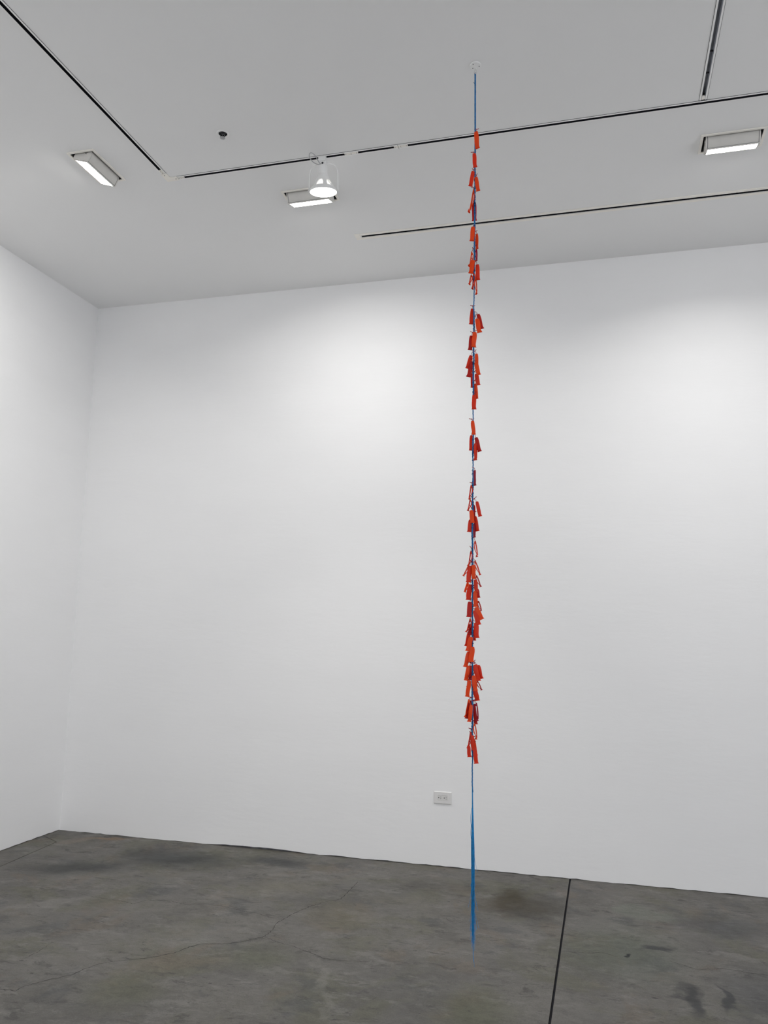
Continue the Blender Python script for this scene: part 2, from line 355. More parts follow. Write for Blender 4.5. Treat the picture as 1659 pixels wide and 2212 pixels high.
cord = thing('hanging_cord', 'long twisted blue cord hanging from the ceiling plate almost to the floor', 'cord', (RX,RY,.23))
B0 = Vector((RX,RY,.23))
bl = obj('nylon_loop', line, M_LINE, cord, True, 'clear nylon loop at the top of the cord'); bl.location = (0,0,H-.23)
def ss(a,b,x): t=max(0,min(1,(x-a)/(b-a))); return t*t*(3-2*t)
def thick(z):          # the cord is thinner where it runs bare
    k = 1.0
    for zc, hw in ((3.06,.07),(2.50,.05),(2.27,.05),(.97,.09)): k -= .34*(1-ss(hw*.6,hw*1.3,abs(z-zc)))
    return k
b_ = bmesh.new()
for k in range(9):
    ph = k*2*math.pi/8; rr = .0026 if k < 8 else 0; P = []
    for i in range(60):
        z = 4.163 - (4.163-3.70)*i/59
        P.append(axis(z) - B0 + Vector((math.cos(ph+z*3), math.sin(ph+z*3), 0))*rr + Vector((random.uniform(-1,1),random.uniform(-1,1),0))*.0002)
    tube(b_, P, .0012, 5)
obj('straight_strands', b_, M_CORD, cord, True, 'smooth straight upper stretch of bright blue strands')
b_ = bmesh.new(); tube(b_, [axis(4.163)-B0+Vector((math.cos(t)*.0034,math.sin(t)*.0034,-.004+.0008*t)) for t in [k*.5 for k in range(26)]], .0008, 5)
obj('binding', b_, M_CORD2, cord, True); b_ = bmesh.new(); tube(b_, [axis(4.115)-B0-UR*.002, axis(4.117)-B0-UR*.0075+Vector((0,0,.004))], .0011, 5)
obj('strand_end', b_, M_CORD2, cord, True)
b_ = bmesh.new()
for k in range(3):
    ph = k*2*math.pi/3; P = []; Rr = []
    n = 620
    for i in range(n):
        z = 3.72 - (3.72-.905)*i/(n-1); t = thick(z)
        wob = Vector((math.sin(z*37)+.6*math.sin(z*91+1), math.cos(z*43), 0))*.0007
        P.append(axis(z)-B0+Vector((math.cos(ph+z*2*math.pi/.042), math.sin(ph+z*2*math.pi/.042), 0))*.0021*t + wob); Rr.append(.0020*t*(1+.12*math.sin(z*140+k)))
    tube(b_, P, Rr, 6)
obj('twisted_strands', b_, M_CORD, cord, True, 'twisted middle stretch of the blue cord')
b_ = bmesh.new()      # darker wraps and knots where sleeves are tied
for t in range(110):
    z = random.choice([random.uniform(3.1,3.66), random.uniform(2.56,3.0), random.uniform(2.0,2.45), random.uniform(1.04,1.98), random.uniform(1.04,1.98)])
    c0 = axis(z)-B0; tilt = random.uniform(-.35,.35); a0 = random.uniform(0,6)
    tube(b_, [c0+Vector((math.cos(a0+s)*.0042, math.sin(a0+s)*.0042, s*.0009+tilt*.004*math.cos(s))) for s in [k*.6 for k in range(15)]], .0010, 5)
o = obj('knot_wraps', b_, M_CORD2, cord, True); o['kind'] = 'stuff'
b_ = bmesh.new(); rnd = random.Random(3)          # loose fibres of the tail
for k in range(110):
    a = rnd.uniform(0,6.283); rr = (rnd.random()**.6)
    zend = rnd.choice([rnd.uniform(.50,.62), rnd.uniform(.30,.50), rnd.uniform(.30,.46), rnd.uniform(.33,.56), rnd.uniform(.28,.40)])
    if k < 3: zend = .232+.012*k; rr = .2
    P = []; R_ = []; n = 22; kick = rnd.gauss(0,1); kick2 = rnd.gauss(0,.6)
    for i in range(n):
        z = .93 - (.93-zend)*i/(n-1)
        spread = .0016 + .0052*ss(.90,.66,z) - .0022*ss(.55,.38,z)
        q = axis(z)-B0 + Vector((math.cos(a), math.sin(a), 0))*spread*rr
        q += Vector((math.sin(z*22+k), math.cos(z*17+k), 0))*.0006*ss(.9,.6,z)
        e = max(0, i-(n-6))/5
        q += UR*(kick*.0065*e*e) + UD*(kick2*.004*e*e)
        P.append(q); R_.append(.00085*(1-.45*i/(n-1)))
    tube(b_, P, R_, 4)
for (z0,z1,z2,s) in ((.845,.80,.755,-.0062),(.79,.745,.70,-.006)):            # a strand that bows out of the bundle
    tube(b_, [axis(z)-B0+UR*(s*math.sin(math.pi*(z0-z)/(z0-z2)) - .0022) for z in [z0-(z0-z2)*k/12 for k in range(13)]], .0008, 4)
o = obj('loose_fibres', b_, M_FIBRE, cord, True, 'frayed tail of loose bright blue fibres'); o['kind'] = 'stuff'

def sleeve_mesh(name, tone, gap, sag, twist=0, ess=0):
    """flattened vinyl sleeve 1 wide, 1 long, hanging from its top: two bowed panels joined at the top and near the foot"""
    b2 = bmesh.new(); rows = 11; cols = 4; sides = []
    for s in (1,-1):
        G = []; strap = ess == 9 and s < 0
        for i in range(rows):
            t = i/(rows-1)*.90; bow = math.sin(math.pi*min(1,t/.84))**.8 if t < .84 else 0
            wdt = .5*(.78+.22*ss(0,.14,t))*(.90 + .13*t + .03*math.sin(5*t) - .05*ss(.62,.84,t))*((.30+.65*ss(.72,.86,t)+.5*(1-ss(0,.1,t))) if strap else 1); g = s*(.055 + gap*bow*((2.2 if strap else .25) if ess == 9 else 1)) ; row = []
            for j in range(cols+1):
                v = -1+2*j/cols
                x, y = v*wdt, g*(1-.35*v*v)+sag*math.sin(math.pi*t)*.5; a = twist*math.sin(math.pi*t)
                row.append(b2.verts.new((x*math.cos(a)-y*math.sin(a)+(ess if ess < 1 else 0)*math.sin(2*math.pi*t)*(t<.9), x*math.sin(a)*.8+y*math.cos(a), -t)))
            G.append(row)
        for i in range(rows-1):
            for j in range(cols): b2.faces.new((G[i][j],G[i][j+1],G[i+1][j+1],G[i+1][j]))
        sides.append(G)
    A, Bk = sides
    for j in range(cols): b2.faces.new((A[0][j],Bk[0][j],Bk[0][j+1],A[0][j+1]))
    for e in (0, cols):
        for i in list(range(0,2))+list(range(rows-2,rows-1)): b2.faces.new((A[i][e],A[i+1][e],Bk[i+1][e],Bk[i][e]))
    return b2
def hem_mesh():
    """flared open foot of the sleeve"""
    b2 = bmesh.new(); n = 14; rings = []
    for (t, wd, dp) in ((.885,.472,.065),(.93,.487,.10),(.97,.55,.16),(1.0,.63,.21),(.995,.59,.18),(.95,.48,.09)):
        rings.append([b2.verts.new((wd*(abs(math.cos(2*math.pi*k/n))**.6)*(1 if math.cos(2*math.pi*k/n)>=0 else -1), dp*math.sin(2*math.pi*k/n), -t)) for k in range(n)])
    for a, c in zip(rings, rings[1:]):
        for k in range(n): b2.faces.new((a[k],a[(k+1)%n],c[(k+1)%n],c[k]))
    return b2
MESH = {}
def shared(kind, tone, var):
    key = (kind, tone, var)
    if key not in MESH:
        b2 = sleeve_mesh('sleeve', tone, (.13,.20,.26,.16,.20,.12,.24,.24)[var], (0,.10,-.12,.06,-.08,.05,.10,-.14)[var], (0,.10,-.10,.45,-.40,.2,.05,-.05)[var], (0,.02,-.02,.05,-.05,.04,9,9)[var]) if kind == 'panels' else hem_mesh()
        bmesh.ops.recalc_face_normals(b2, faces=b2.faces[:])
        me = bpy.data.meshes.new(kind); b2.to_mesh(me); b2.free()
        for p in me.polygons: p.use_smooth = True
        me.materials.append(TONES[tone]); MESH[key] = me
    return MESH[key]
TAGS = [
(0.0029,3.864,0.0094,3.778,0.0204,25,"f","o",0.0043),
(-0.0055,3.755,0.0000,3.683,0.0182,0,"f","r",0.0000),
(-0.0095,3.667,-0.0210,3.594,0.0177,10,"s","r",0.0000),
(0.0033,3.636,0.0141,3.565,0.0170,15,"f","o",0.0021),
(-0.0061,3.579,-0.0238,3.468,0.0127,70,"s","o",-0.0064),
(-0.0039,3.517,-0.0037,3.431,0.0201,10,"b","d",0.0000),
(-0.0088,3.392,-0.0139,3.321,0.0196,0,"f","o",-0.0021),
(0.0070,3.360,0.0092,3.286,0.0116,50,"s","o",0.0000),
(0.0055,3.288,0.0072,3.234,0.0084,60,"b","m",0.0000),
(-0.0138,3.273,-0.0230,3.204,0.0126,80,"s","o",-0.0042),
(-0.0074,3.230,-0.0187,3.168,0.0209,0,"f","o",0.0000),
(0.0104,3.214,0.0137,3.138,0.0182,10,"s","r",0.0021),
(-0.0156,3.166,-0.0259,3.122,0.0125,75,"b","o",-0.0042),
(-0.0062,3.170,-0.0102,3.095,0.0125,80,"s","r",-0.0021),
(0.0022,3.150,0.0086,3.070,0.0125,80,"s","o",0.0063),
(-0.0110,3.003,-0.0160,2.930,0.0181,5,"s","r",0.0000),
(0.0139,2.978,0.0316,2.908,0.0180,5,"b","d",0.0000),
(0.0088,2.949,0.0213,2.884,0.0207,0,"f","o",0.0000),
(-0.0144,2.876,-0.0208,2.809,0.0186,5,"s","d",-0.0021),
(-0.0004,2.887,-0.0054,2.817,0.0206,20,"f","o",0.0000),
(-0.0156,2.785,-0.0318,2.725,0.0185,10,"b","r",0.0000),
(-0.0103,2.755,-0.0276,2.683,0.0195,0,"s","d",0.0000),
(0.0071,2.787,0.0092,2.720,0.0154,15,"s","o",0.0021),
(0.0051,2.744,0.0175,2.688,0.0180,0,"f","o",0.0021),
(0.0072,2.697,0.0155,2.645,0.0180,10,"s","r",0.0000),
(-0.0092,2.701,-0.0110,2.635,0.0143,30,"b","r",-0.0020),
(0.0022,2.652,0.0095,2.582,0.0143,30,"s","o",0.0020),
(-0.0028,2.596,-0.0026,2.531,0.0188,0,"f","r",0.0000),
(-0.0086,2.479,-0.0034,2.416,0.0166,0,"f","o",0.0000),
(-0.0125,2.418,-0.0163,2.349,0.0162,20,"b","r",-0.0020),
(0.0057,2.407,0.0220,2.343,0.0176,10,"s","d",0.0000),
(0.0038,2.378,0.0050,2.301,0.0141,35,"f","r",0.0000),
(0.0010,2.260,0.0012,2.192,0.0111,50,"b","m",0.0000),
(-0.0139,2.192,-0.0237,2.129,0.0120,80,"s","r",-0.0020),
(-0.0177,2.129,-0.0276,2.080,0.0120,80,"s","r",-0.0040),
(0.0103,2.119,0.0244,2.054,0.0150,20,"s","r",0.0000),
(-0.0136,2.080,-0.0084,2.025,0.0192,5,"f","o",0.0020),
(-0.0155,2.041,-0.0213,1.987,0.0199,0,"s","r",0.0000),
(0.0015,2.056,0.0135,1.991,0.0159,30,"s","r",0.0020),
(-0.0015,2.025,0.0007,1.965,0.0100,55,"b","m",0.0000),
(-0.0036,2.106,-0.0015,2.049,0.0120,40,"b","d",0.0000),
(0.0027,1.949,0.0137,1.879,0.0139,78,"s","r",0.0040),
(-0.0141,1.904,-0.0248,1.838,0.0139,75,"s","r",-0.0040),
(-0.0228,1.844,-0.0463,1.796,0.0109,82,"s","o",-0.0059),
(-0.0188,1.840,-0.0245,1.769,0.0198,15,"s","r",0.0000),
(-0.0050,1.843,-0.0009,1.783,0.0172,5,"f","o",0.0000),
(0.0029,1.861,0.0247,1.801,0.0119,82,"s","r",0.0040),
(0.0089,1.799,0.0267,1.750,0.0118,80,"s","d",0.0039),
(-0.0265,1.771,-0.0411,1.727,0.0118,65,"s","o",-0.0039),
(-0.0186,1.761,-0.0243,1.694,0.0217,0,"s","r",0.0000),
(0.0050,1.781,0.0091,1.726,0.0158,20,"f","r",0.0020),
(0.0120,1.742,0.0189,1.704,0.0147,10,"b","d",0.0000),
(0.0051,1.732,0.0062,1.665,0.0181,0,"f","o",0.0000),
(-0.0183,1.686,-0.0221,1.621,0.0206,0,"s","d",0.0000),
(0.0170,1.691,0.0307,1.648,0.0088,85,"b","d",0.0039),
(0.0072,1.663,0.0327,1.612,0.0206,10,"f","o",0.0020),
(0.0027,1.651,0.0191,1.589,0.0206,5,"s","r",0.0000),
(-0.0162,1.616,-0.0316,1.557,0.0157,75,"s","r",-0.0078),
(0.0073,1.598,0.0114,1.534,0.0205,0,"s","r",0.0000),
(-0.0151,1.592,-0.0160,1.546,0.0176,10,"b","d",0.0000),
(-0.0199,1.561,-0.0324,1.499,0.0156,20,"b","r",-0.0020),
(-0.0120,1.538,-0.0265,1.478,0.0211,0,"f","o",0.0000),
(-0.0004,1.569,0.0017,1.523,0.0117,30,"b","r",0.0000),
(-0.0071,1.497,-0.0127,1.434,0.0214,0,"f","o",0.0000),
(-0.0216,1.476,-0.0369,1.412,0.0175,10,"s","o",0.0000),
(-0.0214,1.418,-0.0348,1.356,0.0165,20,"s","o",-0.0039),
(-0.0136,1.418,-0.0173,1.357,0.0136,20,"b","d",0.0000),
(0.0058,1.424,0.0175,1.356,0.0223,0,"f","r",0.0000),
(0.0155,1.421,0.0291,1.364,0.0203,10,"b","r",0.0000),
(-0.0019,1.378,0.0060,1.316,0.0194,5,"f","o",0.0019),
(0.0136,1.356,0.0311,1.318,0.0116,82,"s","d",0.0039),
(-0.0193,1.357,-0.0278,1.290,0.0174,0,"s","o",0.0000),
(-0.0241,1.364,-0.0279,1.330,0.0097,70,"b","o",-0.0019),
(0.0040,1.323,0.0138,1.274,0.0203,5,"s","r",0.0000),
(-0.0210,1.280,-0.0352,1.206,0.0174,70,"s","o",-0.0077),
(-0.0171,1.275,-0.0284,1.199,0.0193,10,"b","d",0.0000),
(-0.0112,1.258,-0.0187,1.188,0.0154,20,"f","o",-0.0019),
(0.0099,1.266,0.0168,1.193,0.0154,72,"s","m",0.0058),
(0.0003,1.260,0.0082,1.177,0.0154,10,"b","d",0.0000),
(0.0024,1.183,0.0121,1.118,0.0154,75,"s","o",0.0077),
(-0.0128,1.147,-0.0241,1.081,0.0134,70,"s","r",-0.0038),
(-0.0223,1.092,-0.0183,1.046,0.0153,15,"s","r",0.0000),
(-0.0090,1.134,-0.0012,1.074,0.0173,15,"f","r",0.0019),
(-0.0032,1.119,0.0084,1.052,0.0153,20,"s","o",0.0019),
(0.0026,1.086,0.0104,1.021,0.0172,0,"f","r",0.0019),
]
CLN = ['highest','second','third','fourth','fifth','sixth','seventh','eighth','lowest']
ORD = ['first','second','third','fourth','fifth','sixth','seventh','eighth','ninth','tenth','11th','12th','13th','14th','15th','16th','17th','18th','19th','20th','21st','22nd','23rd','24th']
COLN = {'o':'orange','r':'vermilion','d':'red','m':'crimson'}
TAGS.sort(key=lambda t: -t[1])
GB = [0,7,16,29,33,43,65,75,80,len(TAGS)]
rt = random.Random(11)
for n, (u0,z0,u1,z1,wd,yaw,dep,tone,bend) in enumerate(TAGS):
    g = max(i for i in range(9) if GB[i] <= n); k = n-GB[g]
    dz = z0-z1; du = u1-u0; ln = math.hypot(dz, du)
    d0 = {'f':-.008,'b':.010,'s':0.}[dep] + rt.uniform(-.002,.002)
    if dep == 's' and abs(yaw) < 45: d0 = rt.choice([-.005,.005])
    top = Vector((RX,RY,z0)) + UR*u0 + UD*d0
    where = {'f':'in front of','b':'behind'}.get(dep) or ('left of' if (u0+u1)/2 < axis(z0).x-RX else 'right of')
    form = 'narrow' if yaw >= 65 else ('angled' if yaw >= 28 else 'flat')
    T = thing('vinyl_sleeve', '%s %s sleeve %s the cord, %s from top in the %s cluster' % (form, COLN[tone], where, ORD[k], CLN[g]), 'sleeve', top, 0, 'orange and red sleeves tied along the blue cord')
    var = rt.choice((0,3,4,5)) if abs(bend) < .001 else (1 if bend > 0 else 2)
    if yaw >= 60: var = 6 if bend >= 0 else 7
    yaw = min(yaw, 74)
    wreal = wd/max(.55, math.cos(math.radians(yaw))) if yaw < 65 else .0175
    wreal = min(wreal, .0215); dy = wreal*.70 if yaw < 60 else max(.0175, wd*1.25)
    sgn = 1 if du >= 0 else -1
    M = Matrix.Rotation(math.atan2(UR.y,UR.x),4,'Z') @ Matrix.Rotation(-math.atan2(du,dz),4,'Y') @ Matrix.Rotation(math.radians(yaw*-sgn),4,'Z')
    T.rotation_euler = M.to_euler()
    p = link(bpy.data.objects.new('panels', shared('panels',tone,var)), T); p.scale = (wreal, dy, ln)
    hm = link(bpy.data.objects.new('flared_hem', shared('hem',tone,0)), T); hm.scale = (wreal, dy*1.25, ln)
    hm.rotation_euler = (rt.uniform(-.05,.05), 0, 0)
    # tie: thin loop from the sleeve's top round the cord, ending in a knot with stub ends
    Mi = (Matrix.Translation(top) @ M).inverted(); c0 = axis(min(z0+.012, 3.9)); b2 = bmesh.new(); lift = rt.uniform(.008,.016)
    ca = axis(z0+lift); side = 1 if u0 >= (ca-Vector((RX,RY,0))).dot(UR) else -1
    path = [top+Vector((0,0,-.004)), top.lerp(ca,.4)+UR*side*.003+Vector((0,0,lift*.3)), ca+UR*side*.0048, ca+UD*.0050+Vector((0,0,.001)), ca-UR*side*.0048+Vector((0,0,.002)), ca-UD*.0050, ca+UR*side*.0048-Vector((0,0,.001)), top+UR*side*.002+Vector((0,0,-.004))]
    tube(b2, [Mi @ q for q in path], .00065, 5)
    if rt.random() < .7:
        kd = ca + UR*side*.0055; st = (UR*side*rt.uniform(.4,1)+UD*rt.uniform(-.6,.3)+Vector((0,0,rt.uniform(-.1,1.0)))).normalized()
        l_ = rt.uniform(.008,.015)
        tube(b2, [Mi @ kd, Mi @ (kd+st*l_*.5), Mi @ (kd+st*l_+Vector((0,0,.001)))], [.0024,.0014,.0016], 6)
    obj('tie', b2, M_TIE, T, True)

# ------------------------------------------------------------------ recessed tracks
LIP = .003
def track(name, label, rz, x, y, length, trims):
    """runs along local +X from (x,y); slot, two flanges, U channel"""
    t = thing(name, label, 'track', (x,y,H), rz, 'recessed lighting tracks')
    for s in (1,-1):
        b_ = bmesh.new(); a, c_ = (TW-.001, .0180) if s > 0 else (-.0180, -TW+.001)
        box(b_, trims[0], length, a, c_, -LIP, -.0004, .0006); obj('flange', b_, M_TRIM, t)
        b_ = bmesh.new(); e = s*.0187; box(b_, trims[0], length, min(e-s*.0005,e+s*.0010), max(e-s*.0005,e+s*.0010), -.0011, -.0003); obj('flange_shade_line', b_, M_SEAM_SHADE, t)  # dark strip drawn in for the shadow along the flange lip
    b_ = bmesh.new(); w_ = TW-.0003
    prof = [(-w_,-.001),(-w_,.034),(w_,.034),(w_,-.001),(w_-.0015,-.001),(w_-.0015,.012),(w_-.004,.013),(w_-.004,.016),(w_-.0015,.017),(w_-.0015,.032),(-w_+.0015,.032),(-w_+.0015,.017),(-w_+.004,.016),(-w_+.004,.013),(-w_+.0015,.012),(-w_+.0015,-.001)]
    extrude_x(b_, prof, trims[0]+.0005, length-.0005); obj('channel', b_, M_CHAN if 'branch' in label else M_DARK, t)
    return t
def coupler(t, x, ln=.078):
    b_ = bmesh.new(); box(b_, x-ln/2, x+ln/2, -TW+.0026, TW-.0026, -.0030, .004, .0008); c = obj('coupler_cover', b_, M_CREAM, t)
    for s in (-1,1):
        b_ = bmesh.new(); lathe(b_, [(0,-.0042),(.0022,-.0042),(.0024,-.0028),(0,-.0028)], 10); o = obj('screw', b_, M_SCREW, c, True); o.location = (x+s*(ln/2-.007),0,0)
    b_ = bmesh.new(); box(b_, x-.0006, x+.0006, -TW+.003, TW-.003, -.0033, -.0028); obj('joint_line', b_, M_SEAM_SHADE, c)
tm = track('lighting_track', 'long recessed track running parallel to the back wall, spotlight clipped to it', 0, 0, TY, XR-.32, (TX+.062,))
for x in (2.757, 3.044): coupler(tm, x)
coupler(tm, TX+.083, .036)
for x in (3.03, 5.6):
    b_ = bmesh.new(); box(b_, x-.0008, x+.0008, -.0180, .0180, -.0034, -.0028); obj('section_joint', b_, M_SEAM_SHADE, tm)
tl = track('lighting_track', 'recessed track running toward the viewer along the left side of ceiling', -math.pi/2, TX, TY, -YF+TY-.32, (.062,))
coupler(tl, .082, .034)
tb = track('lighting_track', 'short branch track meeting the long track near the right edge', -math.pi/2, BX, TY, -YF+TY-.32, (.0255,))
b_ = bmesh.new(); box(b_, .0200, .0252, -.0195, .0195, -.0032, -.0004); obj('end_gap', b_, M_SEAM_SHADE, tb)
b_ = bmesh.new(); box(b_, .027, .052, -TW+.0025, TW-.0025, -.0022, .006, .0008); obj('end_cap', b_, M_CREAM, tb)
for x in (.21, .36):
    b_ = bmesh.new(); box(b_, x-.004, x+.004, -TW+.0015, TW-.0015, .010, .0145); obj('contact_gap', b_, M_DARK, tb)
# the L shaped corner piece between left and long track
b_ = bmesh.new(); e = .0186; a = .0608
pts = [(-e,e),(a,e),(a,-e),(.029,-e),(e+.002,-.0225),(e,-.029),(e,-a),(-e,-a)]
lo = [b_.verts.new((x,y,-.0042)) for x,y in pts]; hi = [b_.verts.new((x,y,-.0004)) for x,y in pts]; n = len(pts)
b_.faces.new(lo[::-1]); b_.faces.new(hi)
for k in range(n): b_.faces.new((lo[k],lo[(k+1)%n],hi[(k+1)%n],hi[k]))
cc = obj('track_corner', b_, M_CREAM); cc.location = (TX,TY,H); cc['label'] = 'cream L-shaped corner piece joining the left track and the long track'; cc['category'] = 'track connector'
for (x,y) in ((.048,0),(0,-.048)):
    b_ = bmesh.new(); lathe(b_, [(0,-.0055),(.003,-.0055),(.0033,-.0040),(0,-.0040)], 12); o = obj('screw', b_, M_SCREW, cc, True); o.location = (x,y,0)

# ------------------------------------------------------------------ slot diffuser
sd = thing('slot_diffuser', 'long cream air slot in the ceiling nearest the back wall', 'air vent', (2.500,SY,H))
SL = XR-.32-2.5; SH = .0385
x1 = 2.40
for s in (1,-1):
    for (a, c_) in ((.030, x1-.0008),(x1+.0008, SL)):
        b_ = bmesh.new(); y0, y1 = sorted((s*(SW-.001), s*SH)); box(b_, a, c_, y0, y1, -.0035, -.0004, .0008); obj('flange', b_, M_CREAM, sd)
b_ = bmesh.new(); box(b_, -.006, .0292, -SH, SH, -.0038, -.0004, .0008); obj('end_cap', b_, M_CREAM, sd)
b_ = bmesh.new(); w_ = SW-.0016; extrude_x(b_, [(-w_,.002),(-w_,.09),(w_,.09),(w_,.002),(w_-.001,.002),(w_-.001,.088),(-w_+.001,.088),(-w_+.001,.002)], .036, SL-.01); obj('plenum', b_, M_DARK, sd)
b_ = bmesh.new(); box(b_, .036, SL-.01, -.0015, .0015, .012, .05); obj('blade', b_, M_DARK, sd)

# ------------------------------------------------------------------ wall washers
WL = ['recessed wall washer tilted toward the left wall, with visible pivot end', 'recessed wall washer partly hidden behind the white spotlight', 'recessed wall washer near the right edge beneath the branch track',
      'recessed wall washer for the back wall, far right outside the frame', 'recessed wall washer for the left wall, nearer the entrance', 'recessed wall washer for the left wall, nearest the entrance']
def washer(x, y, rz, tilt, label, aim, spread, watts):
    """local +Y points at the wall being washed"""
    t = thing('wall_washer', label, 'ceiling light', (x,y,H), rz, 'recessed wall washers')
    b_ = bmesh.new(); X, Y = .1625, .0875
    for (x0,x1_,y0,y1) in ((-X,X,-Y,-.074),(-X,X,.074,Y),(-X,-.149,-.074,.074),(.149,X,-.074,.074)): box(b_, x0,x1_,y0,y1,-.006,-.0004,.0007)
    obj('trim_frame', b_, M_CREAM, t)
    b_ = bmesh.new()
    for (x0,x1_,y0,y1,z0,z1) in ((-.1495,.1495,-.0745,-.073,-.001,.16),(-.1495,.1495,.073,.0745,-.001,.16),(-.1495,-.148,-.073,.073,-.001,.16),(.148,.1495,-.073,.073,-.001,.16),(-.1495,.1495,-.0745,.0745,.159,.161)): box(b_,x0,x1_,y0,y1,z0,z1)
    obj('housing', b_, M_HOUS, t)
    th = math.radians(tilt); Bp = Vector((-.036,-.052)); D = Vector((math.cos(th), math.sin(th))); Cp = Bp + D*.098
    Ap = Vector((-.056,.030)); back = []
    for k in range(8):
        q = Ap.lerp(Bp, k/7); nrm = Vector((-(Bp-Ap).y, (Bp-Ap).x)).normalized()
        back.append(q - nrm*(-.010)*math.sin(math.pi*k/7) * (1 if nrm.x < 0 else -1))
    nn = Vector((D.y,-D.x))                                   # lens normal, down and wallward
    Np = Vector((-D.y, D.x))
    prof = [(q.x,q.y) for q in back] + [(Cp.x,Cp.y), ((Cp+Np*.012).x,(Cp+Np*.012).y), (.010,.062), (-.040,.070)]
    b_ = bmesh.new(); extrude_x(b_, prof, -.126, .126); obj('lamp_body', b_, M_GREYMET, t, True)
    for s in (-1,1):
        b_ = bmesh.new(); cen = Vector((sum(p[0] for p in prof)/len(prof), sum(p[1] for p in prof)/len(prof)))
        pr = [(cen.x+(p[0]-cen.x)*1.03, cen.y+(p[1]-cen.y)*1.03) for p in prof]
        x0, x1_ = sorted((s*.1285, s*.136)); extrude_x(b_, pr, x0, x1_); ep = obj('end_plate', b_, M_GREYMET, t)
        b_ = bmesh.new(); lathe(b_, [(0,.0035),(.007,.0035),(.008,.002),(.008,0),(0,0)], 16)
        o = obj('pivot_boss', b_, M_GREYMET, ep, True); o.rotation_euler = (0, s*math.pi/2, 0); o.location = (s*.136,-.026,-.006)
        b_ = bmesh.new(); lathe(b_, [(0,.005),(.004,.005),(.0042,.003),(0,.003)], 12)
        o = obj('pivot_screw', b_, M_SCREW, ep, True); o.rotation_euler = (0, s*math.pi/2, 0); o.location = (s*.136,-.026,-.006)
        b_ = bmesh.new(); x0, x1_ = sorted((s*.1262, s*.1284)); extrude_x(b_, [(cen.x+(p[0]-cen.x)*.96, cen.y+(p[1]-cen.y)*.96) for p in prof], x0, x1_); obj('gap_shade_strip', b_, M_SEAM_SHADE, t)  # dark filler drawn in for the shade between body and end plate
    # lip round the lens, then the lit lens itself
    b_ = bmesh.new()
    def seg(a0, a1, x0, x1_, h_):
        p0 = Bp+D*a0; p1 = Bp+D*a1; q0 = p0+nn*h_; q1 = p1+nn*h_
        extrude_x(b_, [(p0.x,p0.y),(p1.x,p1.y),(q1.x,q1.y),(q0.x,q0.y)], x0, x1_)
    seg(-.002,.007,-.132,.132,.007); seg(.091,.098,-.132,.132,.005); seg(.007,.091,-.132,-.125,.006); seg(.007,.091,.125,.132,.006)
    obj('lens_bezel', b_, M_GREYMET, t)
    b_ = bmesh.new(); seg(-.0032,-.0004,-.130,.130,.0012); obj('gap_shade_strip', b_, M_SEAM_SHADE, t)  # thin dark strip drawn in for the shade line above the bezel
    b_ = bmesh.new(); seg(.008,.090,-.1245,.1245,.0045); obj('lens', b_, M_LENS, t, label='brightly lit white lens')
    ld = bpy.data.lights.new('washer_lamp', 'AREA'); ld.shape = 'RECTANGLE'; ld.size = .245; ld.size_y = .078; ld.energy = watts; ld.color = (1,.985,.965); ld.spread = math.radians(spread)
    lo_ = link(bpy.data.objects.new('washer_lamp', ld), t); c_ = Bp+D*.049+nn*.0062
    lo_.location = (0,c_.x,c_.y); am = math.radians(aim); lo_.rotation_euler = Vector((0,-math.sin(am),math.cos(am))).to_track_quat('Z','Y').to_euler()
    return t
for (x,y,rz,tilt), lb in zip(WASH, WL): washer(x,y,rz,tilt,lb, *((28,140,WASH_W*1.25) if rz else ((15,124,WASH_W*.80) if x > 3 else (23,132,WASH_W*1.08))))

# ------------------------------------------------------------------ track spotlight
SX = 2.588
sp = thing('track_spotlight', 'white bell-shaped spotlight hanging from the long ceiling track, lamp lit', 'spotlight', (SX,TY,H), 0)
b_ = bmesh.new(); box(b_, -.022,.022,-.016,.016,-.030,-.0035,.003); box(b_, -.020,.020,-.007,.007,-.004,.012); obj('track_adapter', b_, M_WMET, sp)
b_ = bmesh.new(); box(b_, .004,.026,-.012,.012,-.052,-.029,.003); box(b_, -.016,.014,-.010,.010,-.046,-.030,.003); kn = obj('swivel', b_, M_WMET, sp)
b_ = bmesh.new(); lathe(b_, [(0,-.003),(.0055,-.003),(.006,0),(0,0)], 14); o = obj('swivel_screw', b_, M_BLACK, kn, True); o.rotation_euler = (math.pi/2,0,0); o.location = (.004,-.0135,-.043)
RZ = .10; PIV = Vector((.010,0,-.048)); TILT = math.radians(10)
Mz = Matrix.Translation(PIV) @ Matrix.Rotation(RZ,4,'Z')
LZ = -.160                                                     # lens pivot level under the yoke's crown
b_ = bmesh.new(); P = []
for k in range(33):
    t = math.pi*k/32; x = .082*math.copysign(abs(math.cos(t))**.55, math.cos(t)); z = -.085 + .085*abs(math.sin(t))**.75
    P.append((x,z))
P = [(.082,LZ+.0)] + [(.0825,-.12)] + P + [(-.0825,-.12),(-.082,LZ)]
prev = None
for i,(x,z) in enumerate(P):
    a = Vector(P[max(i-1,0)]); c_ = Vector(P[min(i+1,len(P)-1)]); tt = (c_-a).normalized(); nrm = Vector((-tt.y,tt.x))*.0028
    ring = [b_.verts.new((x+s1*nrm.x, s2*.0085, z+s1*nrm.y)) for s1,s2 in ((1,1),(1,-1),(-1,-1),(-1,1))]
    if prev:
        for k in range(4): b_.faces.new((prev[k],prev[(k+1)%4],ring[(k+1)%4],ring[k]))
    else: b_.faces.new(ring)
    prev = ring
b_.faces.new(prev); bmesh.ops.transform(b_, matrix=Mz, verts=b_.verts[:]); obj('yoke', b_, M_WMET, sp, True)
